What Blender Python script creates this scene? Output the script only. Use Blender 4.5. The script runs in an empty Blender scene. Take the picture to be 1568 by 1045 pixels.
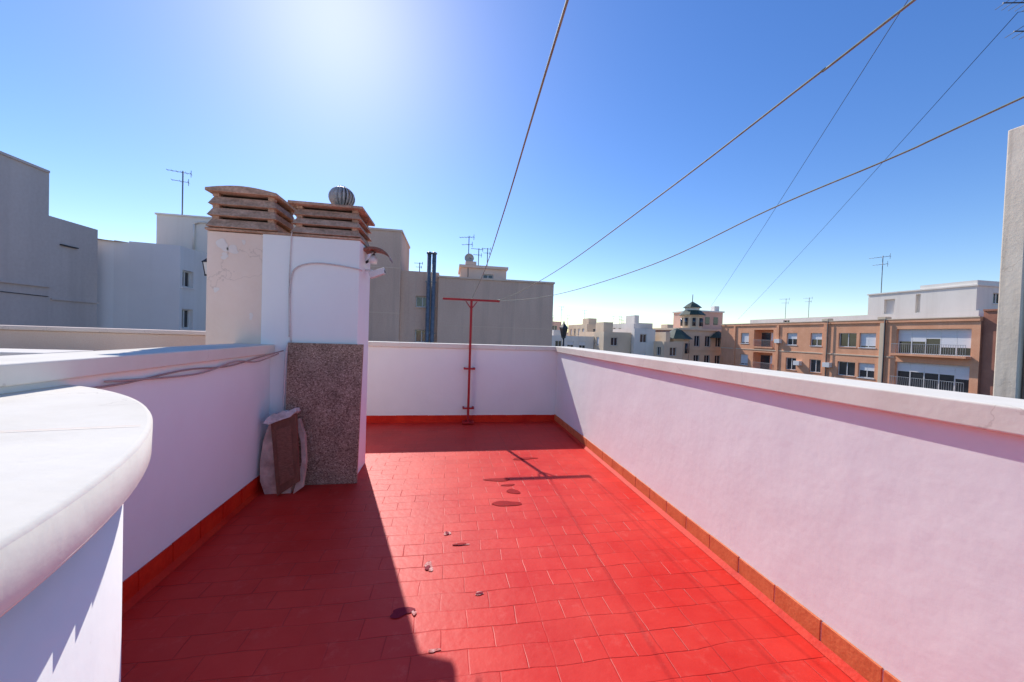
import bpy, bmesh, math, random
from mathutils import Vector, Matrix
random.seed(7)
SC = bpy.context.scene
# ------------------------------------------------------------------ materials
def mat(name, col, col2=None, rough=0.85, scale=3.0, bump=0.15, bscale=60.0, spec=0.3,
        stretch=(1,1,1), metal=0.0, fine=0.06, bdist=0.01):
    m = bpy.data.materials.new(name); m.use_nodes = True
    nt = m.node_tree; N = nt.nodes; L = nt.links
    b = N["Principled BSDF"]
    b.inputs["Roughness"].default_value = rough
    b.inputs["Specular IOR Level"].default_value = spec
    b.inputs["Metallic"].default_value = metal
    if col2 is None: col2 = tuple(c*0.85 for c in col)
    tc = N.new("ShaderNodeTexCoord"); mp = N.new("ShaderNodeMapping")
    mp.inputs["Scale"].default_value = stretch
    L.new(tc.outputs["Object"], mp.inputs["Vector"])
    n1 = N.new("ShaderNodeTexNoise"); n1.inputs["Scale"].default_value = scale
    n1.inputs["Detail"].default_value = 5; n1.inputs["Roughness"].default_value = 0.6
    L.new(mp.outputs[0], n1.inputs["Vector"])
    cr = N.new("ShaderNodeValToRGB")
    cr.color_ramp.elements[0].position = 0.35; cr.color_ramp.elements[1].position = 0.65
    cr.color_ramp.elements[0].color = (*col2, 1); cr.color_ramp.elements[1].color = (*col, 1)
    L.new(n1.outputs["Fac"], cr.inputs["Fac"])
    n2 = N.new("ShaderNodeTexNoise"); n2.inputs["Scale"].default_value = bscale
    n2.inputs["Detail"].default_value = 3
    L.new(tc.outputs["Object"], n2.inputs["Vector"])
    mx = N.new("ShaderNodeMix"); mx.data_type = 'RGBA'; mx.blend_type = 'OVERLAY'
    mx.inputs["Factor"].default_value = fine*4
    L.new(cr.outputs["Color"], mx.inputs["A"])
    L.new(n2.outputs["Fac"], mx.inputs["B"])
    L.new(mx.outputs["Result"], b.inputs["Base Color"])
    if bump > 0:
        bp = N.new("ShaderNodeBump"); bp.inputs["Strength"].default_value = bump
        bp.inputs["Distance"].default_value = bdist
        L.new(n2.outputs["Fac"], bp.inputs["Height"]); L.new(bp.outputs[0], b.inputs["Normal"])
    return m

def streaks(m, col, amt=0.5, sc=3.0):
    nt=m.node_tree;N=nt.nodes;L=nt.links;b=N["Principled BSDF"]
    tc=N.new("ShaderNodeTexCoord");mp=N.new("ShaderNodeMapping");mp.inputs["Scale"].default_value=(sc,sc,sc*.06)
    L.new(tc.outputs["Object"],mp.inputs["Vector"])
    n=N.new("ShaderNodeTexNoise");n.inputs["Scale"].default_value=1;n.inputs["Detail"].default_value=6;n.inputs["Roughness"].default_value=.7
    L.new(mp.outputs[0],n.inputs["Vector"])
    r=N.new("ShaderNodeMapRange");r.inputs["From Min"].default_value=.5;r.inputs["From Max"].default_value=.75;r.inputs["To Max"].default_value=amt
    L.new(n.outputs["Fac"],r.inputs["Value"])
    mx=N.new("ShaderNodeMix");mx.data_type='RGBA';L.new(r.outputs[0],mx.inputs["Factor"])
    L.new(b.inputs["Base Color"].links[0].from_socket,mx.inputs["A"]);mx.inputs["B"].default_value=(*col,1)
    L.new(mx.outputs["Result"],b.inputs["Base Color"])
    return m

def plaster(name, col, col2, crack=0.0, bump=0.2, und=0.25, specks=.25):
    m = mat(name, col, col2, rough=0.9, scale=1.3, bump=bump, bscale=34, spec=0.12, stretch=(1.0,1.0,0.6), fine=0.012, bdist=0.003)
    nt = m.node_tree; N = nt.nodes; L = nt.links; b = N["Principled BSDF"]
    tc = N.new("ShaderNodeTexCoord")
    n = N.new("ShaderNodeTexNoise"); n.inputs["Scale"].default_value = 3.5; n.inputs["Detail"].default_value = 3
    L.new(tc.outputs["Object"], n.inputs["Vector"])
    old = b.inputs["Normal"].links[0].from_node
    bp = N.new("ShaderNodeBump"); bp.inputs["Strength"].default_value = und; bp.inputs["Distance"].default_value = 0.02
    L.new(n.outputs["Fac"], bp.inputs["Height"]); L.new(old.outputs[0], bp.inputs["Normal"]); L.new(bp.outputs[0], b.inputs["Normal"])
    v = N.new("ShaderNodeTexNoise"); v.inputs["Scale"].default_value = 11; v.inputs["Detail"].default_value = 7; v.inputs["Roughness"].default_value = 0.75
    L.new(tc.outputs["Object"], v.inputs["Vector"])
    r = N.new("ShaderNodeValToRGB"); r.color_ramp.elements[0].position = 0.68; r.color_ramp.elements[1].position = 0.78
    L.new(v.outputs["Fac"], r.inputs["Fac"])
    mul = N.new("ShaderNodeMath"); mul.operation='MULTIPLY'; mul.inputs[1].default_value = specks+crack
    L.new(r.outputs["Color"], mul.inputs[0])
    mx = N.new("ShaderNodeMix"); mx.data_type='RGBA'
    L.new(mul.outputs[0], mx.inputs["Factor"])
    src = b.inputs["Base Color"].links[0].from_socket
    L.new(src, mx.inputs["A"]); mx.inputs["B"].default_value = (col[0]*.62, col[1]*.58, col[2]*.55, 1)
    last = mx.outputs["Result"]
    if crack >= 0.3:
        w = N.new("ShaderNodeTexVoronoi"); w.feature='DISTANCE_TO_EDGE'; w.inputs["Scale"].default_value=1.3
        nn = N.new("ShaderNodeTexNoise"); nn.inputs["Scale"].default_value=4; nn.inputs["Detail"].default_value=6
        L.new(tc.outputs["Object"], nn.inputs["Vector"])
        ad = N.new("ShaderNodeMix"); ad.data_type='RGBA'; ad.inputs["Factor"].default_value=.35
        L.new(tc.outputs["Object"], ad.inputs["A"]); L.new(nn.outputs["Color"], ad.inputs["B"])
        L.new(ad.outputs["Result"], w.inputs["Vector"])
        rr = N.new("ShaderNodeMapRange"); rr.inputs["From Min"].default_value=.0; rr.inputs["From Max"].default_value=.005
        rr.inputs["To Min"].default_value=.35; rr.inputs["To Max"].default_value=0
        L.new(w.outputs["Distance"], rr.inputs["Value"])
        m2 = N.new("ShaderNodeMix"); m2.data_type='RGBA'; L.new(rr.outputs[0], m2.inputs["Factor"])
        L.new(last, m2.inputs["A"]); m2.inputs["B"].default_value=(col[0]*.45,col[1]*.4,col[2]*.38,1); last=m2.outputs["Result"]
    L.new(last, b.inputs["Base Color"])
    return m

WHITE = plaster("white_wall_paint", (0.91,0.895,0.86), (0.87,0.85,0.815), und=.35)
CAPW = plaster("parapet_cap_paint", (0.84,0.78,0.68), (0.73,0.67,0.57), crack=0.3, bump=0.3)
CREAM = plaster("aged_cream_render", (0.90,0.73,0.61), (0.82,0.64,0.52), crack=0.35, bump=0.5)
PEEL = plaster("peeled_render_patch", (0.90,0.84,0.78), (0.78,0.68,0.6), bump=.7)
POSTM = streaks(plaster("weathered_post_render", (0.86,0.74,0.58), (0.70,0.58,0.44), crack=0.5, bump=0.6, specks=.5),(.36,.28,.21),.7,9)
POSTSHADE = mat("post_side_painted_shade",(.36,.23,.16),(.26,.16,.11),scale=4)  # shade of the post's side put into a dark brown colour
TERRA = mat("terracotta_tile", (0.74,0.21,0.08), (0.60,0.15,0.055), rough=0.6, scale=9, bump=0.2)
MORTAR = mat("mortar_joint", (0.85,0.62,0.50), rough=0.9)
REDP = mat("red_waterproof_paint", (0.72,0.035,0.010), (0.58,0.016,0.006), rough=0.6, scale=4, bump=0.25, bscale=40, spec=0.2)
REDM = mat("red_painted_metal", (0.45,0.02,0.025), (0.34,0.014,0.02), rough=0.4, scale=10, bump=0.05)
CHCAP = mat("weathered_chimney_concrete", (0.60,0.385,0.275), (0.36,0.225,0.155), rough=0.95, scale=7, bump=0.6, bscale=45, stretch=(1,1,2.5), fine=0.12)
CHDARK = mat("hollow_shade_dark", (0.06,0.04,0.03), rough=1)  # near-black colour stands in for the shade inside hollow parts
STEEL = mat("galvanised_steel", (0.55,0.50,0.46), (0.40,0.36,0.34), rough=0.5, metal=0.1, scale=20, bump=0.05)
PIPE = mat("dull_steel_flue", (0.26,0.26,0.27), (0.16,0.165,0.18), rough=0.4, metal=0.4, scale=5, bump=0.02)
DARKM = mat("dark_metal", (0.06,0.06,0.065), rough=0.5, metal=0.3, bump=0.02)
ANT = mat("antenna_aluminium", (0.20,0.20,0.21), rough=0.5, metal=0.3, bump=0.0)
CABLE = mat("pale_cable", (0.70,0.62,0.58), rough=0.6, bump=0)
ROPE = mat("plastic_clothes_line", (0.27,0.32,0.23), (0.21,0.25,0.18), rough=0.6, scale=20, bump=0.0, spec=.2)
WIRE = mat("guy_wire", (0.10,0.11,0.16), rough=0.5, bump=0)
GLASS = mat("window_glass", (0.03,0.035,0.045), rough=0.12, spec=0.8, bump=0)
FRAME = mat("white_window_frame", (0.80,0.79,0.77), rough=0.5, bump=0)
RAIL = mat("grey_railing", (0.45,0.45,0.45), rough=0.5, bump=0)
SHUT = mat("roller_shutter", (0.80,0.79,0.79), (0.72,0.71,0.71), rough=0.6, scale=30, stretch=(.01,.01,1), bump=0)
ORANGE = streaks(mat("orange_brick_facade", (0.86,0.43,0.25), (0.77,0.36,0.20), rough=0.9, scale=0.9, bump=0.2, bscale=12),(.6,.30,.17),.35,1.5)
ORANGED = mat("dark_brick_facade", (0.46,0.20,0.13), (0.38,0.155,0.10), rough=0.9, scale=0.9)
BROWN = streaks(mat("tan_render_facade", (0.78,0.54,0.42), (0.70,0.47,0.36), rough=0.95, scale=0.55, bump=0.15, bscale=14, stretch=(1,1,0.6), fine=0.05),(.46,.32,.25),.5,1.6)
BROWN2 = mat("tan_render_facade_light", (0.84,0.63,0.49), (0.74,0.54,0.42), rough=0.95, scale=0.7)
GREY = streaks(mat("grey_render_facade", (0.64,0.555,0.51), (0.57,0.495,0.455), rough=0.95, scale=0.5, bump=0.1, bscale=10, stretch=(1,1,.4), fine=0.03),(.44,.38,.35),.45,1.2)
BLUEW = streaks(mat("pale_render_facade", (0.84,0.81,0.81), (0.79,0.76,0.76), rough=0.95, scale=0.5, bump=0.1, fine=0.02),(.62,.58,.56),.35,1.2)
OFFW = streaks(mat("offwhite_render_facade", (0.86,0.80,0.72), (0.78,0.72,0.64), rough=0.95, scale=0.4, stretch=(1,1,.4), fine=0.03),(.6,.53,.46),.35,1.3)
BEIGE = mat("beige_facade", (0.80,0.63,0.45), (0.71,0.55,0.39), rough=0.95, scale=0.4, fine=0.03)
PINK = mat("pink_facade", (0.78,0.50,0.39), (0.70,0.43,0.33), rough=0.95, scale=0.4, fine=0.03)
GREENT = mat("green_glazed_tile", (0.055,0.085,0.06), (0.04,0.06,0.045), rough=0.5, scale=3, bump=0.1)
ASPH = mat("asphalt", (0.055,0.055,0.057), (0.045,0.045,0.046), rough=0.9, scale=0.2)
ROOFT = mat("flat_roof_tile", (0.45,0.29,0.21), (0.37,0.24,0.18), rough=0.9, scale=0.3)
CARD = mat("brown_board", (0.25,0.10,0.06), (0.18,0.07,0.045), rough=0.8, scale=8, bump=0.2, stretch=(3,3,.6))
PRINT = mat("board_print",(.31,.13,.085),(.20,.08,.05),scale=30,stretch=(1,1,5))
SACK = mat("paper_sack", (0.74,0.54,0.44), (0.44,0.29,0.23), rough=0.85, scale=6, bump=0.9, bscale=16, bdist=.02)
PAPER = mat("crumpled_white_paper",(.80,.75,.70),(.45,.40,.37),scale=14,bump=.8,bscale=30)
BRACKB = mat("brown_hood_paint", (0.34,0.15,0.10), (0.24,0.10,0.07), rough=0.6, scale=15)
WORN = mat("exposed_plaster_patch", (0.78,0.46,0.40), (0.50,0.10,0.08), rough=0.9, scale=50, bump=0.5, bscale=80)
DKRED = mat("damp_red_patch", (0.38,0.008,0.010), (0.30,0.006,0.008), rough=0.6, scale=12, bump=0.1, spec=0.1)
STAIN = mat("dark_stain",(.26,.010,.03),rough=.6,spec=.1)
CR1 = mat("grey_cable",(.42,.30,.26),bump=0); CR2 = mat("grey_cable_light",(.52,.38,.34),bump=0)

def granite():
    m = bpy.data.materials.new("speckled_terrazzo"); m.use_nodes=True
    nt=m.node_tree;N=nt.nodes;L=nt.links;b=N["Principled BSDF"];b.inputs["Roughness"].default_value=.8
    b.inputs["Specular IOR Level"].default_value=.2
    tc=N.new("ShaderNodeTexCoord")
    v=N.new("ShaderNodeTexVoronoi");v.inputs["Scale"].default_value=110;L.new(tc.outputs["Object"],v.inputs["Vector"])
    bw=N.new("ShaderNodeSeparateColor");L.new(v.outputs["Color"],bw.inputs[0])
    cr=N.new("ShaderNodeValToRGB");e=cr.color_ramp.elements
    e[0].position=0;e[0].color=(.15,.09,.06,1);e[1].position=1;e[1].color=(.60,.43,.33,1)
    x=cr.color_ramp.elements.new(.3);x.color=(.30,.19,.135,1)
    x=cr.color_ramp.elements.new(.8);x.color=(.40,.27,.195,1)
    L.new(bw.outputs[0],cr.inputs[0])
    n=N.new("ShaderNodeTexNoise");n.inputs["Scale"].default_value=5;n.inputs["Detail"].default_value=6;L.new(tc.outputs["Object"],n.inputs["Vector"])
    mx=N.new("ShaderNodeMix");mx.data_type='RGBA';mx.blend_type='OVERLAY';mx.inputs["Factor"].default_value=.5
    L.new(cr.outputs[0],mx.inputs["A"]);L.new(n.outputs["Fac"],mx.inputs["B"]);L.new(mx.outputs["Result"],b.inputs["Base Color"])
    bp=N.new("ShaderNodeBump");bp.inputs["Strength"].default_value=.3;bp.inputs["Distance"].default_value=.002
    L.new(bw.outputs[0],bp.inputs["Height"]);L.new(bp.outputs[0],b.inputs["Normal"])
    return m
GRAN = granite()

def red_floor():
    m = bpy.data.materials.new("red_painted_terrace_tiles"); m.use_nodes=True
    nt=m.node_tree;N=nt.nodes;L=nt.links;b=N["Principled BSDF"]
    b.inputs["Specular IOR Level"].default_value=.24
    tc=N.new("ShaderNodeTexCoord")
    nw=N.new("ShaderNodeTexNoise");nw.inputs["Scale"].default_value=2.2;nw.inputs["Detail"].default_value=3
    L.new(tc.outputs["Object"],nw.inputs["Vector"])
    sb=N.new("ShaderNodeVectorMath");sb.operation='SUBTRACT';sb.inputs[1].default_value=(.5,.5,.5)
    L.new(nw.outputs["Color"],sb.inputs[0])
    sc=N.new("ShaderNodeVectorMath");sc.operation='SCALE';sc.inputs["Scale"].default_value=.05
    L.new(sb.outputs[0],sc.inputs[0])
    ad=N.new("ShaderNodeVectorMath");ad.operation='ADD';L.new(tc.outputs["Object"],ad.inputs[0]);L.new(sc.outputs[0],ad.inputs[1])
    def brick(w,h,ms,off):
        br=N.new("ShaderNodeTexBrick");br.offset=off;br.offset_frequency=2;br.squash=1
        br.inputs["Scale"].default_value=1;br.inputs["Brick Width"].default_value=w;br.inputs["Row Height"].default_value=h
        br.inputs["Mortar Size"].default_value=ms;br.inputs["Mortar Smooth"].default_value=1.0
        br.inputs["Color1"].default_value=(.0,.0,.0,1);br.inputs["Color2"].default_value=(1,1,1,1);br.inputs["Bias"].default_value=0
        L.new(ad.outputs[0],br.inputs["Vector"]); return br
    br=brick(.28,.14,.0045,.5)
    br2=brick(.28,60,.006,0)
    sx=N.new("ShaderNodeSeparateXYZ");L.new(tc.outputs["Object"],sx.inputs[0])
    mk=N.new("ShaderNodeMapRange");mk.inputs["From Min"].default_value=.3;mk.inputs["From Max"].default_value=.9;mk.inputs["To Max"].default_value=1.2
    L.new(sx.outputs["X"],mk.inputs["Value"])
    nm=N.new("ShaderNodeTexNoise");nm.inputs["Scale"].default_value=2.6;nm.inputs["Detail"].default_value=5;L.new(tc.outputs["Object"],nm.inputs["Vector"])
    rm=N.new("ShaderNodeMapRange");rm.inputs["From Min"].default_value=.40;rm.inputs["From Max"].default_value=.64
    rm.inputs["To Min"].default_value=.18;rm.inputs["To Max"].default_value=1
    L.new(nm.outputs["Fac"],rm.inputs["Value"])
    j1=N.new("ShaderNodeMath");j1.operation='MULTIPLY';L.new(br.outputs["Fac"],j1.inputs[0]);L.new(rm.outputs[0],j1.inputs[1])
    mk2=N.new("ShaderNodeMath");mk2.operation='MULTIPLY';L.new(mk.outputs[0],mk2.inputs[0]);L.new(nm.outputs["Fac"],mk2.inputs[1])
    j2=N.new("ShaderNodeMath");j2.operation='MULTIPLY';L.new(br2.outputs["Fac"],j2.inputs[0]);L.new(mk2.outputs[0],j2.inputs[1])
    jm=N.new("ShaderNodeMath");jm.operation='MAXIMUM';L.new(j1.outputs[0],jm.inputs[0]);L.new(j2.outputs[0],jm.inputs[1])
    n1=N.new("ShaderNodeTexNoise");n1.inputs["Scale"].default_value=1.6;n1.inputs["Detail"].default_value=7;n1.inputs["Roughness"].default_value=.65
    L.new(tc.outputs["Object"],n1.inputs["Vector"])
    cr=N.new("ShaderNodeValToRGB");e=cr.color_ramp.elements;e[0].position=.3;e[1].position=.72
    e[0].color=(.63,.016,.010,1);e[1].color=(.75,.052,.034,1);L.new(n1.outputs["Fac"],cr.inputs[0])
    tb=N.new("ShaderNodeMix");tb.data_type='RGBA';tb.blend_type='MULTIPLY';tb.inputs["Factor"].default_value=.08
    L.new(cr.outputs[0],tb.inputs["A"]);L.new(br.outputs["Color"],tb.inputs["B"])
    jc=N.new("ShaderNodeMix");jc.data_type='RGBA';L.new(jm.outputs[0],jc.inputs["Factor"])
    L.new(tb.outputs["Result"],jc.inputs["A"]);jc.inputs["B"].default_value=(.40,.010,.008,1)
    ns=N.new("ShaderNodeTexNoise");ns.inputs["Scale"].default_value=7;ns.inputs["Detail"].default_value=8;ns.inputs["Roughness"].default_value=.8;L.new(tc.outputs["Object"],ns.inputs["Vector"])
    rs=N.new("ShaderNodeMapRange");rs.inputs["From Min"].default_value=.55;rs.inputs["From Max"].default_value=.75;rs.inputs["To Max"].default_value=.42;L.new(ns.outputs["Fac"],rs.inputs["Value"])
    sm=N.new("ShaderNodeMix");sm.data_type='RGBA';L.new(rs.outputs[0],sm.inputs["Factor"]);L.new(jc.outputs["Result"],sm.inputs["A"]);sm.inputs["B"].default_value=(.80,.17,.13,1)
    L.new(sm.outputs["Result"],b.inputs["Base Color"])
    rr=N.new("ShaderNodeMapRange");rr.inputs["To Min"].default_value=.34;rr.inputs["To Max"].default_value=.60;L.new(n1.outputs["Fac"],rr.inputs["Value"])
    L.new(rr.outputs[0],b.inputs["Roughness"])
    nf=N.new("ShaderNodeTexNoise");nf.inputs["Scale"].default_value=22;nf.inputs["Detail"].default_value=4;L.new(tc.outputs["Object"],nf.inputs["Vector"])
    b1=N.new("ShaderNodeBump");b1.inputs["Strength"].default_value=.35;b1.inputs["Distance"].default_value=.005;L.new(nf.outputs["Fac"],b1.inputs["Height"])
    inv=N.new("ShaderNodeMath");inv.operation='SUBTRACT';inv.inputs[0].default_value=1;L.new(jm.outputs[0],inv.inputs[1])
    b2=N.new("ShaderNodeBump");b2.inputs["Strength"].default_value=.45;b2.inputs["Distance"].default_value=.003
    L.new(inv.outputs[0],b2.inputs["Height"]);L.new(b1.outputs[0],b2.inputs["Normal"])
    b3=N.new("ShaderNodeBump");b3.inputs["Strength"].default_value=.4;b3.inputs["Distance"].default_value=.003
    L.new(br.outputs["Color"],b3.inputs["Height"]);L.new(b2.outputs[0],b3.inputs["Normal"]);L.new(b3.outputs[0],b.inputs["Normal"])
    return m
FLOOR = red_floor()

# ------------------------------------------------------------------ mesh builder
class MB:
    def __init__(s,name): s.name=name;s.v=[];s.f=[];s.m=[];s.sm=[];s.mats=[]
    def mi(s,m):
        if m not in s.mats: s.mats.append(m)
        return s.mats.index(m)
    def face(s,pts,m,smooth=False):
        i=len(s.v); s.v+= [tuple(p) for p in pts]; s.f.append(list(range(i,i+len(pts)))); s.m.append(s.mi(m)); s.sm.append(smooth)
    def hexa(s,p,m):
        i=len(s.v); s.v+=[tuple(q) for q in p]
        for f in ((3,2,1,0),(4,5,6,7),(0,1,5,4),(1,2,6,5),(2,3,7,6),(3,0,4,7)):
            s.f.append([i+k for k in f]); s.m.append(s.mi(m)); s.sm.append(False)
    def box(s,x0,x1,y0,y1,z0,z1,m):
        s.hexa([(x0,y0,z0),(x1,y0,z0),(x1,y1,z0),(x0,y1,z0),(x0,y0,z1),(x1,y0,z1),(x1,y1,z1),(x0,y1,z1)],m)
    def prism(s,poly,z0,z1,m,mtop=None):
        n=len(poly); i=len(s.v)
        s.v+=[(x,y,z0) for x,y in poly]+[(x,y,z1) for x,y in poly]
        s.f.append([i+k for k in range(n)][::-1]); s.m.append(s.mi(m)); s.sm.append(False)
        s.f.append([i+n+k for k in range(n)]); s.m.append(s.mi(mtop or m)); s.sm.append(False)
        for k in range(n):
            j=(k+1)%n; s.f.append([i+k,i+j,i+n+j,i+n+k]); s.m.append(s.mi(m)); s.sm.append(n>12)
    def slab(s,M,poly,t,m):
        n=len(poly); i=len(s.v)
        s.v+=[tuple(M@Vector((x,0,z))) for x,z in poly]+[tuple(M@Vector((x,t,z))) for x,z in poly]
        s.f.append([i+k for k in range(n)]); s.m.append(s.mi(m)); s.sm.append(False)
        s.f.append([i+n+k for k in range(n)][::-1]); s.m.append(s.mi(m)); s.sm.append(False)
        for k in range(n):
            j=(k+1)%n; s.f.append([i+k,i+n+k,i+n+j,i+j]); s.m.append(s.mi(m)); s.sm.append(False)
    def tube(s,pts,r,m,n=8):
        pts=[Vector(p) for p in pts]; rings=[]
        for k,p in enumerate(pts):
            d=(pts[min(k+1,len(pts)-1)]-pts[max(k-1,0)]).normalized()
            a=d.cross(Vector((0,0,1)))
            if a.length<1e-3: a=d.cross(Vector((1,0,0)))
            a.normalize(); c=d.cross(a).normalized()
            rr=r[k] if isinstance(r,(list,tuple)) else r
            i=len(s.v); s.v+=[tuple(p+(a*math.cos(t)+c*math.sin(t))*rr) for t in [2*math.pi*q/n for q in range(n)]]; rings.append(i)
        for k in range(len(rings)-1):
            for q in range(n):
                s.f.append([rings[k]+q,rings[k]+(q+1)%n,rings[k+1]+(q+1)%n,rings[k+1]+q]); s.m.append(s.mi(m)); s.sm.append(True)
        for i in (rings[0],rings[-1]):
            s.f.append([i+q for q in range(n)]); s.m.append(s.mi(m)); s.sm.append(False)
    def lathe(s,cx,cy,prof,m,n=32,smooth=True):
        rings=[]
        for r,z in prof:
            i=len(s.v); s.v+=[(cx+r*math.cos(2*math.pi*q/n),cy+r*math.sin(2*math.pi*q/n),z) for q in range(n)]; rings.append(i)
        for k in range(len(rings)-1):
            for q in range(n):
                s.f.append([rings[k]+q,rings[k]+(q+1)%n,rings[k+1]+(q+1)%n,rings[k+1]+q]); s.m.append(s.mi(m)); s.sm.append(smooth)
        s.f.append([rings[-1]+q for q in range(n)]); s.m.append(s.mi(m)); s.sm.append(False)
    def facade(s,o,u,n,w,z0,z1,ops,wm):
        def P(a,z,d=0): return (o[0]+u[0]*a-n[0]*d, o[1]+u[1]*a-n[1]*d, z)
        us=sorted({0,w}|{q for op in ops for q in op[:2]}); zs=sorted({z0,z1}|{q for op in ops for q in op[2:4]})
        for i in range(len(us)-1):
            for j in range(len(zs)-1):
                a=(us[i]+us[i+1])/2; z=(zs[j]+zs[j+1])/2
                if any(op[0]<a<op[1] and op[2]<z<op[3] for op in ops): continue
                s.face([P(us[i],zs[j]),P(us[i+1],zs[j]),P(us[i+1],zs[j+1]),P(us[i],zs[j+1])],wm)
        def B(a,b,c,e,d0,d1,m):
            s.hexa([P(a,c,d0),P(b,c,d0),P(b,c,d1),P(a,c,d1),P(a,e,d0),P(b,e,d0),P(b,e,d1),P(a,e,d1)],m)
        for a,b,c,e,d,st in ops:
            s.face([P(a,c),P(b,c),P(b,c,d),P(a,c,d)],wm); s.face([P(a,e),P(b,e),P(b,e,d),P(a,e,d)],wm)
            s.face([P(a,c),P(a,e),P(a,e,d),P(a,c,d)],wm); s.face([P(b,c),P(b,e),P(b,e,d),P(b,c,d)],wm)
            back = wm if st in('balcony','recess') else GLASS
            s.face([P(a,c,d),P(b,c,d),P(b,e,d),P(a,e,d)],back)
            t=min(.07,(b-a)*.08)
            if st in('win','shut','halfshut','glazed'):
                for q in ((a,a+t,c,e),(b-t,b,c,e),(a+t,b-t,c,c+t),(a+t,b-t,e-t,e)): B(*q,d-.06,d-.004,FRAME)
                k=1 if b-a<2 else int((b-a)/1.1)
                for q in range(1,k+1):
                    x=a+(b-a)*q/(k+1); B(x-t/2,x+t/2,c+t,e-t,d-.055,d-.005,FRAME)
                B(a-.06,b+.06,c-.07,c,-.06,d-.07,FRAME if st!='win' else wm)
            if st=='shut':
                B(a+t,b-t,c+(e-c)*.12,e-t,d-.05,d-.012,SHUT)
            if st=='halfshut':
                B(a+t,b-t,c+(e-c)*.5,e-t,d-.05,d-.012,SHUT)
            if st=='glazed':
                k=int((b-a)/1.1)
                for q in range(k+1):
                    x0=a+(b-a)*q/(k+1)+t/2+.005; x1=a+(b-a)*(q+1)/(k+1)-t/2-.005
                    B(x0,x1,c+(e-c)*random.choice([.3,.5,.5,.62]),e-t,d-.05,d-.012,SHUT)
            if st=='balcony':
                B(a+.3,a+.3+(b-a)*.45,c,e-.4,d-.06,d-.004,GLASS); B(a+.3+(b-a)*.5,b-.3,c+.9,e-.4,d-.06,d-.004,SHUT)
            if st in('balcony','glazed') and e-c>2:
                pr=.6 if st=='glazed' else .12
                B(a-.05,b+.05,c-.2,c-.002,-pr,.0,ORANGE if st=='glazed' else wm)
                B(a,b,c+.95,c+.99,-pr,-pr+.04,RAIL)
                q=a
                while q<=b: B(q,q+.018,c,c+.95,-pr+.005,-pr+.025,RAIL); q+=.16
    def done(s,bevel=0,seg=2):
        me=bpy.data.meshes.new(s.name); me.from_pydata(s.v,[],s.f)
        for m in s.mats: me.materials.append(m)
        for p,mi,sm in zip(me.polygons,s.m,s.sm): p.material_index=mi; p.use_smooth=sm
        me.update()
        bm=bmesh.new(); bm.from_mesh(me); bmesh.ops.recalc_face_normals(bm,faces=bm.faces); bm.to_mesh(me); bm.free()
        ob=bpy.data.objects.new(s.name,me); SC.collection.objects.link(ob)
        if bevel:
            b=ob.modifiers.new("bevel","BEVEL"); b.width=bevel; b.segments=seg; b.limit_method='ANGLE'; b.angle_limit=math.radians(40)
        return ob
def blob(B,cx,cy,rx,ry,z,m,n=22,j=.22,vert=False):
    ph=[random.uniform(0,6.28) for _ in range(3)]; P=[]
    for k in range(n):
        a=2*math.pi*k/n
        u=cx+rx*(1+j*math.sin(2*a+ph[0])+j*.6*math.sin(3*a+ph[1])+j*.5*math.sin(5*a+ph[2]))*math.cos(a)
        v=cy+ry*(1+j*math.sin(2*a+ph[0])+j*.6*math.sin(3*a+ph[1]))*math.sin(a)
        P.append((u,z,v) if vert else (u,v,z))
    B.face(P,m)

# ------------------------------------------------------------------ ground & own building
g=MB("ground"); g.face([(-3000,-3000,-18),(3000,-3000,-18),(3000,3000,-18),(-3000,3000,-18)],ASPH); g.done()
b=MB("terrace_building"); b.box(-8,2.3,-6,6.88,-17.99,-.06,OFFW); b.done()
f=MB("terrace_floor"); f.face([(-2.3,-4,0),(2.0,-4,0),(2.0,6.6,0),(-2.3,6.6,0)],FLOOR)
f.face([(-8,-6,-.03),(2.3,-6,-.03),(2.3,6.85,-.03),(-8,6.85,-.03)],ROOFT); f.done()

# ------------------------------------------------------------------ parapets
TOP=1.405
w=MB("parapet_wall"); w.box(2.0,2.28,-4,6.6,-.05,TOP-.1,WHITE)
w.box(1.963,2.32,-4,6.56,TOP-.1,TOP,CAPW); w.done(.008,3)
w=MB("parapet_wall"); w.box(-2.3,2.28,6.6,6.85,-.05,TOP-.085,WHITE)
w.box(-2.3,2.32,6.565,6.9,TOP-.085,TOP-.004,CAPW); w.done(.008,3)
w=MB("parapet_wall")
w.prism([(-1.74,1.5),(-1.79,4.1),(-2.09,4.1),(-2.04,1.5)],-.05,1.33,WHITE)
w.prism([(-1.70,1.5),(-1.75,4.098),(-2.13,4.098),(-2.08,1.5)],1.33,1.42,CAPW); w.done(.008,3)
def skirt(name,p0,p1,nrm,h,m,L=.28):
    s=MB(name); p0=Vector((*p0,0));p1=Vector((*p1,0));d=(p1-p0);W=d.length;d.normalize();n=Vector((*nrm,0)); 
    def H(a,b,z0,z1,t0,t1,mm):
        q=[p0+d*a+n*t0,p0+d*b+n*t0,p0+d*b+n*t1,p0+d*a+n*t1]
        s.hexa([(v.x,v.y,z0) for v in q]+[(v.x,v.y,z1) for v in q],mm)
    H(0,W,-.01,h-.006,-.002,.009,MORTAR if m is TERRA else m)
    a=0
    while a<W-.02:
        e=min(a+L,W); j=random.uniform(-.002,.002)
        H(a+.004,e-.004,-.01,h+j,.001,.014+j*.5,m); a=e
    q0=p0+n*.012;q1=p1+n*.012;r0=p0+n*.05;r1=p1+n*.05
    s.face([(q0.x,q0.y,.03),(q1.x,q1.y,.03),(r1.x,r1.y,.003),(r0.x,r0.y,.003)],REDP)
    return s.done(.002,1)
skirt("tile_skirting",(2.0,-4),(2.0,6.6),(-1,0),.135,TERRA)
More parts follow.
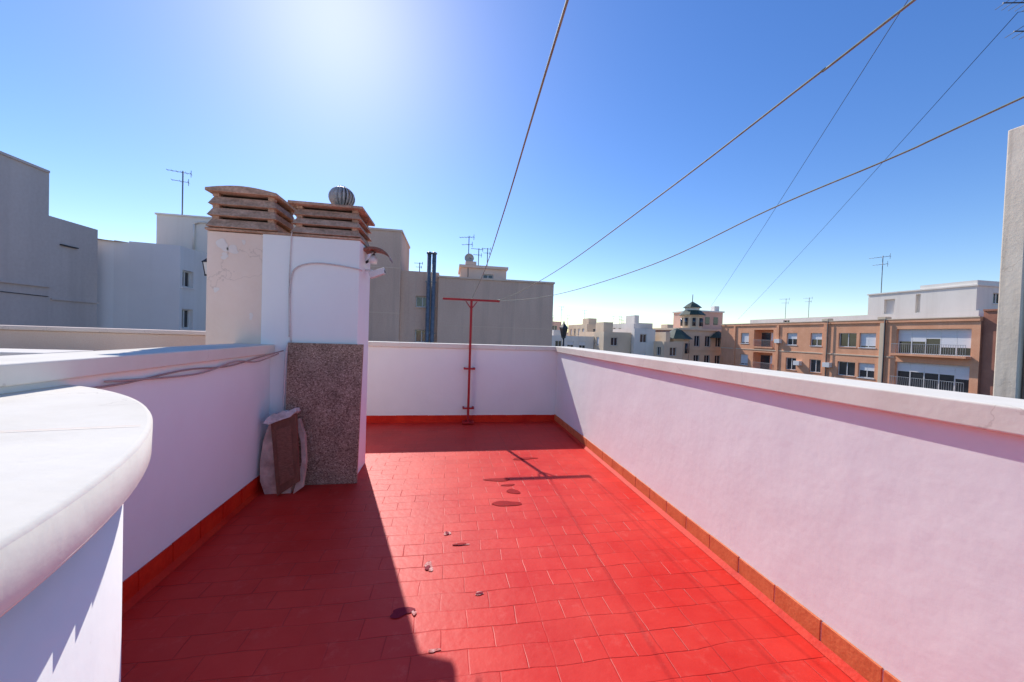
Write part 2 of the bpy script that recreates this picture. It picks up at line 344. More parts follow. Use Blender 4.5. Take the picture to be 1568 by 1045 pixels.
skirt("tile_skirting",(-2.0,6.6),(2.0,6.6),(0,-1),.125,REDP)
skirt("tile_skirting",(-1.742,1.6),(-1.79,4.1),(1,0),.15,REDP)

c=MB("rounded_stairwell_wall")
cx,cy=-2.725,.07; zt=1.298
c.lathe(cx,cy,[(2.14,-.05),(2.14,zt-.108)],WHITE,160)
c.lathe(cx,cy,[(2.14,zt-.111),(2.193,zt-.111)],CAPW,192)
c.lathe(cx,cy,[(2.193,zt-.111),(2.198,zt-.107),(2.201,zt-.1)],CAPW,192)
c.lathe(cx,cy,[(2.201,zt-.1),(2.203,zt-.01)],CAPW,192)
c.lathe(cx,cy,[(2.203,zt-.01),(2.199,zt-.002),(2.19,zt)],CAPW,192)
c.lathe(cx,cy,[(2.19,zt),(1.2,zt+.002),(.01,zt+.003)],CAPW,192)
jl=[(-.875,1.222),(-1.2,1.158),(-1.6,1.085),(-2.2,.96)]
for k in range(3):
    (xa,ya),(xb,yb)=jl[k],jl[k+1]
    c.face([(xa,ya,zt+.004),(xb,yb,zt+.004),(xb,yb+.0035,zt+.004),(xa,ya+.0035,zt+.004)],MORTAR)
c.done()
# ------------------------------------------------------------------ chimney
ch=MB("chimney_stack")
ch.box(-2.39,-1.885,4.1,4.60,-.03,2.53,CREAM)
ch.box(-1.885,-.955,4.088,4.62,-.03,2.535,WHITE)
ch.box(-2.40,-.94,4.075,4.64,2.537,2.56,CHCAP)
def frustum(B,x0,x1,y0,y1,z0,z1,gw,m):
    B.hexa([(x0,y0,z0),(x1,y0,z0),(x1,y1,z0),(x0,y1,z0),(x0+gw,y0+gw,z1),(x1-gw,y0+gw,z1),(x1-gw,y1-gw,z1),(x0+gw,y1-gw,z1)],m)
def cap(B,x0,x1,y0,y1,z,n,step,arch):
    B.box(x0+.10,x1-.10,y0+.10,y1-.10,z,z+n*step+.03,CHDARK)  # solid core, coloured dark so the gaps between slats look hollow and shaded
    for i in range(n):
        zz=z+i*step; jx=random.uniform(-.006,.006)
        frustum(B,x0+.006*i+jx,x1-.006*i+jx,y0+.006*i,y1-.006*i,zz+.006,zz+step*.80,.038,CHCAP)
        for (px,py) in ((x0+.07,y0+.07),(x1-.07,y0+.07),(x0+.07,y1-.07),(x1-.07,y1-.07)):
            B.box(px-.03,px+.03,py-.03,py+.03,zz+step*.78,zz+step+.02,CHCAP)
    zt=z+n*step+.01
    if arch:
        k=10; poly=[]
        for q in range(k+1):
            t=q/k; poly.append((x0+.0+(x1-x0)*t, zt+.03+.04*math.sin(math.pi*t)))
        poly=[(x0,zt),(x1,zt)]+poly[::-1]
        B.slab(Matrix.Translation((0,y0-.01,0)),poly,y1-y0+.02,CHCAP)
    else:
        frustum(B,x0-.02,x1+.02,y0-.02,y1+.02,zt,zt+.028,.0,CHCAP)
        frustum(B,x0,x1,y0,y1,zt+.029,zt+.045,.05,CHCAP)
cap(ch,-2.385,-1.745,4.05,4.60,2.562,3,.112,True)
cap(ch,-1.625,-.945,4.06,4.66,2.562,3,.094,False)
ch.done(.005,2)
pe=MB("peeled_render_patches")
for (px,pz,rx,rz) in ((-2.25,2.40,.05,.06),(-2.16,2.36,.06,.035),(-2.23,2.29,.035,.03),(-2.06,2.44,.02,.02),(-2.30,1.95,.02,.03),(-1.98,1.70,.02,.03)):
    blob(pe,px,pz,rx,rz,4.097,PEEL,j=.25,vert=True)
pe.done()
t=MB("turbine_roof_vent"); tx,ty,tz=-1.22,4.36,2.90
t.lathe(tx,ty,[(.085,tz-.02),(.085,tz+.03),(.10,tz+.035),(.10,tz+.045),(.07,tz+.05)],STEEL,24)
nb=20
for q in range(nb):
    a=2*math.pi*q/nb; pr=[]
    for k in range(11):
        ph=-1.15+2.55*k/10; rr=.128*math.cos(ph)+.008; z=tz+.155+.118*math.sin(ph)
        sw=.26
        pr.append(((tx+rr*math.cos(a),ty+rr*math.sin(a),z),(tx+rr*.99*math.cos(a+sw*.5),ty+rr*.99*math.sin(a+sw*.5),z),(tx+rr*.88*math.cos(a+sw),ty+rr*.88*math.sin(a+sw),z)))
    for k in range(10):
        t.face([pr[k][0],pr[k+1][0],pr[k+1][1],pr[k][1]],STEEL,True); t.face([pr[k][1],pr[k+1][1],pr[k+1][2],pr[k][2]],STEEL,True)
t.lathe(tx,ty,[(.05,tz+.262),(.045,tz+.275),(.02,tz+.282)],STEEL,20)
t.lathe(tx,ty,[(.06,tz+.04),(.07,tz+.15),(.045,tz+.25)],CHDARK,20)  # inner core, shade behind the blades painted in as dark colour
t.done()

s=MB("terrazzo_slab")
s.hexa([(-1.61,3.985,.0),(-.905,3.985,.0),(-.905,4.02,.0),(-1.61,4.02,.0),(-1.61,4.035,1.445),(-.885,4.035,1.445),(-.885,4.07,1.445),(-1.61,4.07,1.445)],GRAN); s.done(.004,2)
s=MB("paper_sack_and_board")
M=Matrix.Translation((0,3.80,0))@Matrix.Rotation(math.radians(-8),4,'X')
s.slab(M,[(-1.69,0.0),(-1.46,0.0),(-1.47,.22),(-1.52,.45),(-1.585,.64),(-1.64,.70),(-1.70,.68),(-1.745,.5),(-1.755,.3),(-1.74,.12)],.10,SACK)
M=Matrix.Translation((0,3.745,0))@Matrix.Rotation(math.radians(-9),4,'X')
s.slab(M,[(-1.56,0.0),(-1.375,.13),(-1.455,.77),(-1.675,.69)],.035,CARD)
s.slab(M@Matrix.Translation((0,-.006,0)),[(-1.54,.10),(-1.42,.17),(-1.49,.66),(-1.62,.61)],.005,PRINT)
s.slab(M@Matrix.Translation((0,.05,0)),[(-1.44,.0),(-1.36,.06),(-1.345,.3),(-1.375,.55),(-1.44,.72),(-1.48,.70),(-1.41,.5),(-1.385,.3)],.05,SACK)
s.slab(M@Matrix.Translation((0,-.025,0)),[(-1.73,.68),(-1.68,.665),(-1.60,.70),(-1.50,.735),(-1.445,.79),(-1.46,.825),(-1.53,.785),(-1.56,.80),(-1.62,.765),(-1.64,.775),(-1.70,.73)],.12,PAPER)
s.done(.008,2)

# ------------------------------------------------------------------ T post + lines
p=MB("clothes_line_post")
p.box(.35,.39,6.48,6.52,.02,2.17,REDM)
p.box(-.13,.87,6.475,6.525,2.172,2.205,REDM)
p.hexa([(.26,6.49,2.165),(.28,6.49,2.165),(.28,6.51,2.165),(.26,6.51,2.165),(.348,6.49,2.04),(.349,6.49,2.07),(.349,6.51,2.07),(.348,6.51,2.04)],REDM)
p.hexa([(.48,6.49,2.165),(.46,6.49,2.165),(.46,6.51,2.165),(.48,6.51,2.165),(.392,6.49,2.04),(.391,6.49,2.07),(.391,6.51,2.07),(.392,6.51,2.04)],REDM)
for z in (.97,.27):
    p.box(.27,.47,6.465,6.477,z-.012,z+.018,REDM); p.box(.27,.30,6.478,6.6,z-.012,z+.018,REDM); p.box(.44,.47,6.478,6.6,z-.012,z+.018,REDM)
p.box(.27,.47,6.40,6.60,.015,.04,REDM)
p.done(.003,2)
def smooth_path(pts,n=8):
    pts=[Vector(q) for q in pts]; out=[]
    for i in range(len(pts)-1):
        a=pts[max(i-1,0)];b_=pts[i];c_=pts[i+1];d=pts[min(i+2,len(pts)-1)]
        for k in range(n):
            t=k/n; out.append(.5*((2*b_)+(-a+c_)*t+(2*a-5*b_+4*c_-d)*t*t+(-a+3*b_-3*c_+d)*t**3))
    out.append(pts[-1]); return out
for pts in ([(.37,6.48,2.2),(.288,3.33,2.145),(.236,1.75,2.17),(.2,.68,2.23),(.15,-1.2,2.36)],
            [(.84,6.48,2.2),(.87,4.6,2.15),(.87,2.83,2.15),(.87,1.45,2.215),(.87,.8,2.26),(.87,.58,2.275),(.86,-1.2,2.42)],
            [(.86,6.48,2.2),(1.03,4.9,2.09),(1.166,3.54,2.05),(1.30,2.21,2.09),(1.378,1.415,2.19),(1.42,.98,2.224),(1.447,.729,2.258),(1.6,-.8,2.46)]):
    l=MB("clothes_line"); l.tube(smooth_path(pts),.0028,ROPE,10)
    q=Vector(pts[0]); l.tube([q+Vector((0,.03,-.03)),q+Vector((0,.06,.012)),q+Vector((0,.0,.014)),q+Vector((0,-.10,-.006))],.006,ROPE,6)
    l.done()

c=MB("wall_cable")
c.tube(smooth_path([(-1.60,4.08,1.45),(-1.615,4.075,1.8),(-1.61,4.075,2.08),(-1.56,4.07,2.21),(-1.41,4.07,2.265),(-1.2,4.07,2.265),(-.97,4.07,2.235),(-.93,4.1,2.22)]),.007,CABLE)
c.tube(smooth_path([(-1.615,4.075,1.5),(-1.625,4.075,2.0),(-1.615,4.075,2.5),(-1.6,4.06,2.56)]),.005,CABLE)
c.tube(smooth_path([(-1.60,4.07,1.46),(-1.62,4.03,1.36),(-1.63,4.03,.9),(-1.64,4.06,.3)]),.009,CABLE)
c.done()
c=MB("wall_cable")
c.tube(smooth_path([(-1.70,1.9,1.28),(-1.735,2.3,1.265),(-1.74,2.8,1.29),(-1.75,3.3,1.27),(-1.755,3.8,1.31),(-1.66,4.06,1.36)]),.006,CR1)
c.tube(smooth_path([(-1.735,2.2,1.29),(-1.74,2.9,1.25),(-1.75,3.4,1.30),(-1.755,3.75,1.27),(-1.70,4.05,1.33)]),.006,CR2)
c.done()
l=MB("hooded_wall_lamp")
l.tube(smooth_path([(-.955,4.38,2.36),(-.90,4.36,2.40),(-.86,4.35,2.46)]),.014,DARKM)
arc=[]
for k in range(13):
    a=math.radians(140-11*k); arc.append((-.86+.19*math.cos(a)*1.0,2.36+.15*math.sin(a)))
for k in range(12):
    (x0,z0),(x1,z1)=arc[k],arc[k+1]; th=.022*(1-k/14)
    l.hexa([(x0,4.24,z0-th),(x1,4.24,z1-th),(x1,4.46,z1-th),(x0,4.46,z0-th),(x0,4.25,z0+.01),(x1,4.25,z1+.01),(x1,4.45,z1+.01),(x0,4.45,z0+.01)],BRACKB)
l.tube([(-.87,4.35,2.48),(-.87,4.35,2.40),(-.875,4.35,2.35)],[.03,.05,.045],FRAME,12)
l.done()
l=MB("security_camera")
l.tube([(-.955,4.35,2.27),(-.90,4.34,2.27),(-.87,4.33,2.26)],.014,FRAME)
M=Matrix.Translation((-.82,4.30,2.24))@Matrix.Rotation(math.radians(-22),4,'Y')
l.slab(M,[(-.085,-.032),(.075,-.032),(.095,.034),(-.085,.038)],.07,FRAME)
l.slab(M@Matrix.Translation((.078,.017,-.02)),[(0,0),(.012,0),(.012,.035),(0,.035)],.036,DARKM)
l.done(.004,2)
l=MB("wall_lantern")
l.box(-2.405,-2.392,4.25,4.29,2.16,2.24,DARKM); l.tube([(-2.40,4.27,2.25),(-2.44,4.27,2.29),(-2.47,4.27,2.28)],.008,DARKM)
frustum(l,-2.515,-2.425,4.225,4.315,2.24,2.285,.035,DARKM); l.hexa([(-2.49,4.25,2.12),(-2.45,4.25,2.12),(-2.45,4.29,2.12),(-2.49,4.29,2.12),(-2.505,4.235,2.239),(-2.435,4.235,2.239),(-2.435,4.305,2.239),(-2.505,4.305,2.239)],FRAME)
for xx,yy in ((-2.505,4.235),(-2.435,4.235),(-2.505,4.305),(-2.435,4.305)):
    l.tube([(xx,yy,2.24),(-2.47+(xx+2.47)*.6,4.27+(yy-4.27)*.6,2.115)],.005,DARKM,5)
l.box(-2.495,-2.445,4.245,4.295,2.10,2.117,DARKM)
l.done()

m=MB("damp_floor_patches")
blob(m,.57,3.95,.13,.045,.004,DKRED,j=.15); blob(m,.69,3.64,.06,.06,.004,DKRED,j=.2); blob(m,.66,3.80,.09,.02,.004,DKRED); blob(m,.58,3.38,.13,.055,.004,DKRED,j=.15); blob(m,1.0,4.6,.16,.04,.004,DKRED); m.done()
m=MB("chipped_floor_patches")
blob(m,.03,2.92,.022,.032,.004,WORN,j=.3); blob(m,.03,2.92,.014,.02,.007,STAIN)
blob(m,.13,2.755,.06,.016,.004,WORN,j=.15); blob(m,.125,2.755,.054,.012,.007,DKRED,j=.1)
blob(m,-.09,2.52,.030,.045,.004,WORN,j=.3); blob(m,-.10,2.50,.018,.02,.007,STAIN)
blob(m,.23,2.215,.028,.013,.004,WORN,j=.3); blob(m,.23,2.215,.020,.009,.007,STAIN)
blob(m,-.22,2.12,.055,.04,.004,STAIN,j=.25)
blob(m,-.15,2.10,.010,.020,.007,WORN,j=.3); blob(m,-.03,1.84,.025,.012,.004,WORN,j=.3)
m.done()

p=MB("concrete_post")
p.hexa([(4.0,1.93,-17.9),(4.5,1.93,-17.9),(4.5,2.10,-17.9),(4.0,2.10,-17.9),(4.0,1.955,3.22),(4.5,1.955,3.30),(4.5,2.07,3.30),(4.0,2.07,3.22)],POSTM)
p.hexa([(4.03,1.90,-17.9),(4.5,1.90,-17.9),(4.5,1.926,-17.9),(4.03,1.926,-17.9),(4.03,1.925,3.05),(4.5,1.925,3.05),(4.5,1.951,3.05),(4.03,1.951,3.05)],POSTSHADE)  # added thin sheet, darkens the post's shaded side by colour
p.done(.008,2)

n=MB("neighbour_terrace"); n.box(-14,-2.45,6.0,6.25,-17.9,1.44,BROWN2); n.box(-14,-2.42,5.97,6.3,1.442,1.50,CREAM)
n.box(-5.6,-4.6,5.0,5.5,-.03,1.16,GREY); n.box(-5.7,-4.5,4.95,5.55,1.162,1.22,OFFW); n.box(-13.98,-2.3,6.255,14,-17.9,.3,ROOFT); n.done(.01,2)

# ------------------------------------------------------------------ left buildings
a=MB("grey_apartment_block")
a.box(-30,-14,-4,15.53,-17.99,6.8,GREY); a.box(-30,-14,15.532,17.35,-17.99,5.25,GREY)
a.box(-14,-13.93,-4,15.55,2.72,2.78,GREY); a.box(-14,-13.95,-4,15.5,6.72,6.8,GREY); a.box(-14,-13.94,15.6,17.35,2.3,2.36,GREY)
a.box(-14.0,-13.92,15.9,16.5,4.3,4.34,DARKM)
a.tube([(-13.97,4,2.5),(-13.97,9,2.42),(-13.97,13,2.45),(-13.97,15.5,2.4)],.012,DARKM)
a.box(-16,-14.5,15.7,15.9,5.25,5.6,OFFW)
a.done()
a=MB("pale_apartment_block")
pts=[(-14.8,17.4),(-14.4,17.75),(-13.9,17.95),(-13.4,18.0),(-11.5,18.0)]
a.facade((-11.5,18.0),(0,1),(1,0),3.2,-18,4.95,[(.15,.85,3.22,3.95,.2,'win'),(.15,.85,1.4,2.25,.2,'win'),(.15,.85,-.6,.3,.2,'win')],BLUEW)
for i in range(len(pts)-1):
    (x0,y0),(x1,y1)=pts[i],pts[i+1]
    a.face([(x0,y0,-18),(x1,y1,-18),(x1,y1,4.95),(x0,y0,5.0 if i else 5.15)],BLUEW,False)
a.face([(-11.5,18,4.95),(-11.5,21.2,4.95),(-16,21.2,4.95),(-16,17.4,4.95),(-14.8,17.4,4.95),(-13.4,18,4.95)],ROOFT)
a.done()
a=MB("offwhite_apartment_block")
a.box(-13.8,-6.9,20.02,27,-17.99,6.72,OFFW); a.box(-13.85,-6.85,19.97,27.05,6.722,6.80,OFFW)
a.tube([(-12.2,19.96,6.4),(-12.2,19.96,5.2)],.04,OFFW); a.tube([(-12.2,19.96,6.4),(-12.0,19.96,6.5),(-11.7,19.96,6.5)],.04,OFFW)
for z in (4.3,1.6): a.box(-11.0,-10.4,19.98,20.015,z-.6,z+.3,GLASS)
a.done()

# ------------------------------------------------------------------ central tan building
a=MB("tan_apartment_block")
a.box(-8,-2.88,22.0,26.2,-17.99,7.30,BROWN); a.box(-8.05,-2.83,21.95,26.25,7.302,7.42,BROWN2)
a.facade((-2.88,22.3),(1,0),(0,-1),2.17,-18,5.15,[(.87,1.63,3.05,3.70,.25,'win'),(.87,1.63,.95,1.72,.25,'win'),(.87,1.63,-1.5,-.5,.25,'win')],BROWN)
a.face([(-2.88,22.3,5.15),(-.71,22.3,5.15),(-.71,28,5.15),(-2.88,28,5.15)],ROOFT)
a.box(-.71,6.3,22.0,32,-17.99,4.82,BROWN); a.box(-.75,6.35,21.93,32.05,4.822,4.93,BROWN2)
for z in (2.0,-1): a.box(-.71,6.3,21.985,22.0,z,z+.03,BROWN2)
for x in (1.4,3.9): a.box(x,x+.03,21.988,22.0,-2,4.8,BROWN2)
for z in (5.2,2.6): a.box(-8,-2.88,21.985,22.0,z,z+.04,BROWN2)
a.facade((.6,24.0),(1,0),(0,-1),3.0,4.9,5.85,[(1.45,2.15,5.15,5.5,.2,'win'),],BROWN2)
a.box(.6,3.6,24.25,27,4.935,5.84,BROWN); a.box(.5,3.7,23.85,27.1,5.852,6.02,BROWN2)
a.box(3.602,4.5,24.1,27,4.935,5.22,BROWN2); a.box(.9,1.6,23.86,24.5,6.03,6.25,BROWN2)
a.done()
a=MB("chimney_flue_pipe")
for x in (-1.27,-.99):
    a.tube([(x,21.85,-10),(x,21.85,6.12)],.12,PIPE,16); a.lathe(x,21.85,[(.12,6.12),(.16,6.13),(.16,6.2),(.05,6.26)],PIPE,16)
for z in (0,1.5,3,4.5): a.box(-1.45,-.8,21.8,21.995,z,z+.05,PIPE)
a.done()
def antenna(name,x,y,z0,z1,s=1.0,n=6,dish=False,r=.03,boom=None):
    d=Vector((*(boom or (-y,x)),0)).normalized(); ang=random.uniform(-.35,.35); d=Matrix.Rotation(ang,3,'Z')@d; e=Vector((-d.y,d.x,0))
    a=MB(name); a.tube([(x,y,z0),(x,y,z1)],r,ANT,6)
    for zz,L,nn in ((z1-.08*s,1.0*s,n),(z1-.55*s,.7*s,max(3,n-3))):
        c=Vector((x,y,zz)); a.tube([c-d*L*.35,c+d*L*.65],r*.5,ANT,5)
        for k in range(nn):
            q=c+d*L*(-.33+.95*k/(nn-1)); h=(.22-.10*k/nn)*s
            a.tube([q-e*h,q+e*h],r*.3,ANT,4)
            if k==0:
                a.tube([q-Vector((0,0,h*.8)),q+Vector((0,0,h*.8))],r*.5,ANT,4)
    if dish:
        c=Vector((x+.05,y-.15,z1-1.45*s)); R=.30*s; rings=[]
        for k in range(1,5):
            rr=R*k/4; rings.append([c+Vector((rr*math.cos(t),-.25*rr*rr/R*1.0+.1,rr*math.sin(t))) for t in [2*math.pi*q/20 for q in range(20)]])
        a.face(rings[0],STEEL)
        for k in range(3):
            for q in range(20): a.face([rings[k][q],rings[k][(q+1)%20],rings[k+1][(q+1)%20],rings[k+1][q]],STEEL,True)
        a.tube([c,c+Vector((.1,-.4,-.1))],.02,DARKM,5)
    return a.done()
antenna("tv_antenna",1.08,24,4.9,7.9,1.0,6,dish=True)
antenna("tv_antenna",1.75,24.2,6.0,7.2,.8,7)
antenna("tv_antenna",2.35,24.4,6.0,7.3,.6,4)
antenna("tv_antenna",-14.0,22,6.5,9.6,1.0,6)
antenna("tv_antenna",-1.9,23,5.1,5.8,.5,4)

l=MB("lantern_lamp_post")
lx,ly=2.88,9.0
l.tube([(lx,ly,-17.9),(lx,ly,.2)],.05,DARKM,10); l.tube([(lx,ly,.2),(lx,ly,1.58)],[.04,.025],DARKM,10)
l.lathe(lx,ly,[(.03,1.55),(.07,1.58),(.05,1.60)],DARKM,12)
l.lathe(lx,ly,[(.055,1.60),(.10,1.80)],GLASS,6,False)
for k in range(6):
    a0=2*math.pi*k/6; l.tube([(lx+.055*math.cos(a0),ly+.055*math.sin(a0),1.60),(lx+.10*math.cos(a0),ly+.10*math.sin(a0),1.80)],.007,DARKM,4)
l.lathe(lx,ly,[(.125,1.80),(.11,1.83),(.05,1.90),(.025,1.93),(.015,1.97),(.004,2.0)],DARKM,6,False)
l.done()

# ------------------------------------------------------------------ orange block on the right
o=MB("orange_brick_apartment_block")
X=45.0; Y0,Y1=24.2,54.6
ops=[]
def rng(y0,y1): return (Y1-y1, Y1-y0)
for dz in (0,-3.3,-6.6,-9.9):
    for (y0,y1,st) in ((48.85,50.4,'shut'),(41.0,42.5,'halfshut'),(37.75,39.2,'halfshut'),(33.9,35.8,'win'),(32.0,33.6,'shut')):
        if dz and y0 in(41.0,37.75,32.0): st2='win' if y0!=32.0 else 'halfshut'
        else: st2=st
        ops.append((*rng(y0,y1),1.45+dz,3.05+dz,.22,st2))
    ops.append((*rng(44.6,47.9),1.05+dz,3.5+dz,1.1,'balcony'))
    ops.append((*rng(24.75,30.2),1.0+dz,3.45+dz,.35,'glazed'))
o.facade((X,Y1),(0,-1),(-1,0),Y1-Y0,-18,4.1,ops,ORANGE)
o.box(X,62,Y0,Y1,4.10,4.12,ROOFT); o.box(X-.12,X+.3,Y0,Y1,4.122,4.42,ORANGE); o.box(X-.16,X+.34,Y0,Y1,4.422,4.5,BEIGE)
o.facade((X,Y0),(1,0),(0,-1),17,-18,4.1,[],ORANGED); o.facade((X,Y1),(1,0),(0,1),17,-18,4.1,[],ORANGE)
for y in (37.3,31.4,51.6,43.8): 
    o.box(X-.14,X-.002,y-.18,y+.18,-18,4.10,BEIGE if y in(31.4,) else ORANGE); 
for y in (37.35,31.45): o.box(X-.2,X+.6,y-.35,y+.35,4.502,4.75,BEIGE)
o.tube([(X-.22,31.1,-18),(X-.22,31.1,4.4)],.07,DARKM,8); o.tube([(X-.22,36.95,-18),(X-.22,36.95,4.4)],.05,DARKM,8)
for z in (.52,-2.78,-6.08): o.box(X-.05,X-.001,30.3,Y1,z,z+.12,BEIGE)
for y,z in ((40.2,-.6),(43.2,2.2),(36.4,-.5)): o.box(X-.45,X-.003,y,y+.8,z-.55,z,FRAME)
o.facade((48,52),(0,-1),(-1,0),26,4.13,5.25,[(6,7,4.3,5.0,.2,'win'),(12,13,4.3,5.0,.2,'win')],OFFW); o.box(48.02,60,26.02,51.98,5.1,5.26,OFFW)
o.facade((48,26),(1,0),(0,-1),12,4.13,5.25,[],OFFW)
o.facade((48,35.1),(0,-1),(-1,0),8.9,5.262,7.55,[(1.6,2.6,5.3,6.9,.25,'recess'),(4.4,4.8,5.3,7.2,.3,'recess')],OFFW)
o.facade((48,26.2),(1,0),(0,-1),8,5.262,7.55,[(2,3.2,6,7,.2,'win')],OFFW)
o.box(47.9,56.1,26.1,35.2,7.552,7.68,OFFW); o.box(48.2,53,26.3,30.5,7.682,8.1,OFFW)
o.done()
o=MB("dark_brick_apartment_block")
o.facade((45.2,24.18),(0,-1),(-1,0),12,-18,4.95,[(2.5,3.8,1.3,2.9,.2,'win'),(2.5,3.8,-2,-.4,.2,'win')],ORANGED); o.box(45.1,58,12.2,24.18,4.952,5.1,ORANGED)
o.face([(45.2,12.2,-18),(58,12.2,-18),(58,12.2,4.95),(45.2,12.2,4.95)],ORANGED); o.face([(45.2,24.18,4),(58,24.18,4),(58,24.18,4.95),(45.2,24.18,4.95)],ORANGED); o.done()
antenna("tv_antenna",48.5,34.2,7.5,12.0,1.8,8,r=.04)
antenna("tv_antenna",48.3,46.0,5.2,8.2,1.2,5,r=.03)
antenna("tv_antenna",48.3,42.5,5.2,8.0,1.0,4,r=.03)

m=antenna("rooftop_antenna_mast",12.45,6.0,-17.9,9.25,1.3,9,boom=(-1,.25),r=.025)
for a0,b0 in (((23.5,30,4.75),(8.43,6.0,7.95)),((26.4,30,3.7),(11.7,6,8.8))):
    wv=MB("guy_wire"); A=Vector(a0);B_=Vector(b0); e=B_+(B_-A)*.15 if a0[0]<24 else Vector((12.45,6.0,9.0))
    wv.tube([A,A.lerp(B_,.33)-Vector((0,0,.12)),A.lerp(B_,.66)-Vector((0,0,.12)),B_,e],.007,WIRE,5); wv.done()

# ------------------------------------------------------------------ distant town
def block(name,x0,x1,y0,y1,zt,wm,fl=3.1,win=1.2,gap=2.6,st='win'):
    B=MB(name)
    def mk(w):
        ops=[]; z=zt-.9
        while z>zt-10:
            a=gap*.4+random.uniform(0,.5)
            while a+win<w-.5:
                ops.append((a,a+win,z-1.4,z,.2,random.choice(['win','shut','halfshut',st]))); a+=gap
            z-=fl
        return ops
    B.facade((x0,y0),(1,0),(0,-1),x1-x0,-18,zt,mk(x1-x0),wm)
    B.facade((x0,y1),(0,-1),(-1,0),y1-y0,-18,zt,mk(y1-y0),wm)
    B.face([(x0,y0,zt-.3),(x1,y0,zt-.3),(x1,y1,zt-.3),(x0,y1,zt-.3)],ROOFT)
    B.face([(x1,y0,-18),(x1,y1,-18),(x1,y1,zt),(x1,y0,zt)],wm); B.face([(x0,y1,-18),(x1,y1,-18),(x1,y1,zt),(x0,y1,zt)],wm)
    xa=x0+(x1-x0)*random.uniform(.1,.4); wd=(x1-x0)*random.uniform(.2,.4)
    B.box(xa,xa+wd,y0+1.5,y0+5,zt-.3,zt+random.uniform(.8,1.8),wm)
    return B.done()
block("white_town_house",17,25.5,62,74,1.7,OFFW,gap=2.2)
block("pink_town_house",21.5,25,80,90,4.9,PINK)
block("beige_town_house",25.6,30.5,58,70,2.6,BEIGE,gap=2.0)
block("beige_town_house",28,33,72,84,4.3,BEIGE)
block("white_town_house",30.6,34.4,57,66,3.3,OFFW,gap=1.9)
block("white_town_house",34.5,38,64,75,4.6,OFFW)
block("beige_town_house",34.2,37.5,54,60,1.3,BEIGE)
for i in range(26):
    y=random.uniform(95,190); x=y*random.uniform(.25,1.0); wd=random.uniform(7,14)
    block("town_house",x,x+wd,y,y+12,1.6+y*random.uniform(-.03,.035),random.choice([OFFW,BEIGE,PINK,BROWN2,OFFW]),gap=3)
for i in range(10):
    antenna("tv_antenna",random.uniform(20,46),random.uniform(66,80),2,random.uniform(5.5,8),1.2,4,r=.035)
d=MB("domed_corner_building")
ops=[]
for z in (-6.2,-2.8,.6):
    for q in (.9,3.0,5.1,7.2,9.3): ops.append((q,q+1.1,z,z+1.9,.25,'win'))
d.facade((39.5,58),(1,0),(0,-1),11.0,-18,3.4,ops,BEIGE)
d.facade((39.5,70),(0,-1),(-1,0),12,-18,3.4,[(1.2+2.5*k,2.5+2.5*k,z,z+1.9,.25,'win') for k in range(4) for z in (-2.8,.6)],PINK)
d.box(39.2,50.8,57.7,70,3.402,3.75,BEIGE); d.box(39.3,50.6,57.85,57.995,-.1,.1,BEIGE)
d.box(43.6,49.6,60,66,3.752,6.9,PINK); d.box(43.4,49.8,59.8,66.2,6.902,7.15,OFFW)
d.box(48.2,49.2,60.5,61.5,7.152,8.1,OFFW)
for k in range(3): d.box(44.3+1.7*k,45.2+1.7*k,59.96,59.998,4.6,6.0,GLASS)
d.lathe(43.0,59.6,[(1.7,3.75),(1.7,5.9),(2.0,5.95),(2.0,6.15)],BEIGE,8,False)
d.lathe(43.0,59.6,[(2.3,6.15),(1.5,6.9),(1.45,7.0)],GREENT,8,False); d.lathe(43.0,59.6,[(1.2,7.0),(1.2,7.5)],OFFW,8,False)
d.lathe(43.0,59.6,[(1.6,7.5),(.9,8.1),(.4,8.4),(.12,8.6)],GREENT,8,False); d.tube([(43.0,59.6,8.5),(43.0,59.6,9.9)],.06,DARKM)
for k in range(8):
    a0=math.pi*2*(k+.5)/8; d.tube([(43+1.62*math.cos(a0),59.6+1.62*math.sin(a0),4.2),(43+1.62*math.cos(a0),59.6+1.62*math.sin(a0),5.6)],.28,GLASS,6)
d.lathe(38.4,57.0,[(1.9,-18),(1.9,1.5),(2.1,1.6),(2.1,1.8)],BEIGE,8,False)
for k in range(8):
    a0=math.pi*2*(k+.5)/8; d.tube([(38.4+1.78*math.cos(a0),57+1.78*math.sin(a0),-.6),(38.4+1.78*math.cos(a0),57+1.78*math.sin(a0),1.1)],.3,GLASS,6)
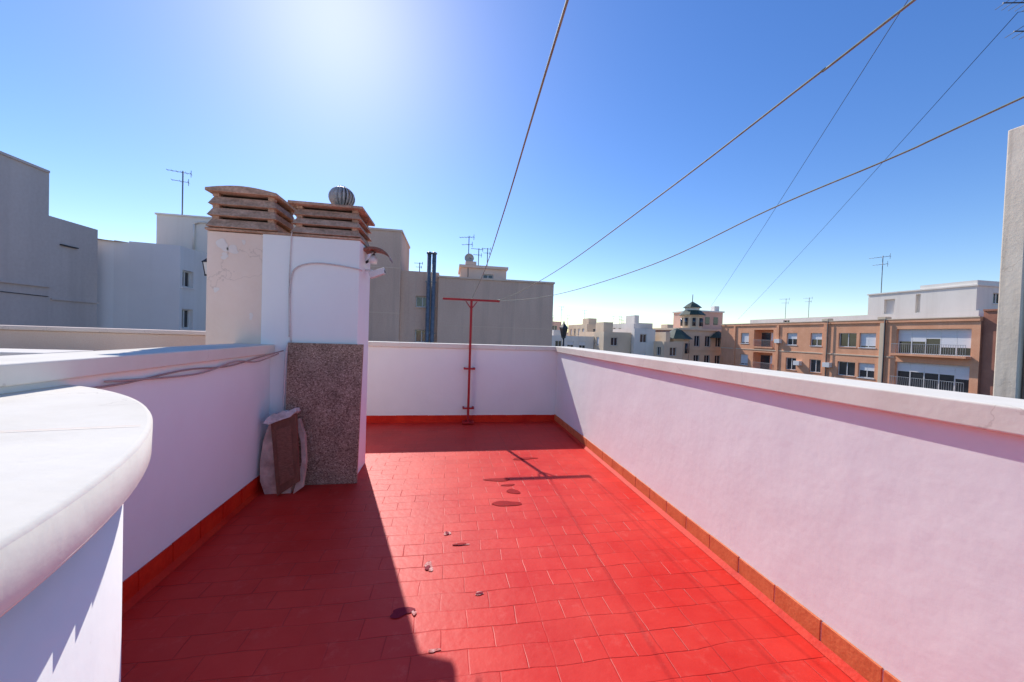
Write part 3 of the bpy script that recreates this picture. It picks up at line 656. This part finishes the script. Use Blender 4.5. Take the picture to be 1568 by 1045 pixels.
d.lathe(38.4,57.0,[(2.6,1.8),(1.7,2.5),(.8,3.3),(.1,3.6)],GREENT,8,False)
d.lathe(46.9,57.6,[(1.6,2.2),(.9,2.9),(.1,3.4)],GREENT,6,False)
d.done()

# ------------------------------------------------------------------ light
el=math.radians(39.5); az=math.radians(-17.2)
sv=Vector((math.sin(az)*math.cos(el),math.cos(az)*math.cos(el),math.sin(el)))
sd=bpy.data.lights.new("sun","SUN"); sd.energy=5.0; sd.angle=math.radians(.53); sd.color=(1,.95,.88)
so=bpy.data.objects.new("sun",sd); so.rotation_euler=sv.to_track_quat('Z','Y').to_euler(); SC.collection.objects.link(so)
W=bpy.data.worlds.new("World"); SC.world=W; W.use_nodes=True; nt=W.node_tree
bg=nt.nodes["Background"]; sk=nt.nodes.new("ShaderNodeTexSky"); sk.sky_type='NISHITA'; sk.sun_disc=False
sk.sun_elevation=el; sk.sun_rotation=az; sk.altitude=20; sk.air_density=1.1; sk.dust_density=.24; sk.ozone_density=2.9
hs=nt.nodes.new("ShaderNodeHueSaturation"); hs.inputs["Saturation"].default_value=1.27; hs.inputs["Hue"].default_value=.513; hs.inputs["Value"].default_value=1.15
nt.links.new(sk.outputs[0],hs.inputs["Color"]); nt.links.new(hs.outputs[0],bg.inputs[0]); bg.inputs[1].default_value=.15
SC.view_settings.view_transform='Standard'; SC.view_settings.look='None'; SC.view_settings.exposure=0

# ------------------------------------------------------------------ camera
ps=math.radians(9.76);pt=math.radians(1.0);r=.033
fw=Vector((math.sin(ps)*math.cos(pt),math.cos(ps)*math.cos(pt),-math.sin(pt)))
rt=Vector((math.cos(ps),-math.sin(ps),0)); up=rt.cross(fw)
R=rt*math.cos(r)+up*math.sin(r); U=up*math.cos(r)-rt*math.sin(r)
cd=bpy.data.cameras.new("camera"); cd.sensor_width=36; cd.lens=36*560/1568; cd.clip_start=.05; cd.clip_end=6000
co=bpy.data.objects.new("camera",cd)
M=Matrix((R,U,-fw)).transposed().to_4x4(); M.translation=Vector((0,0,1.6)); co.matrix_world=M
SC.collection.objects.link(co); SC.camera=co
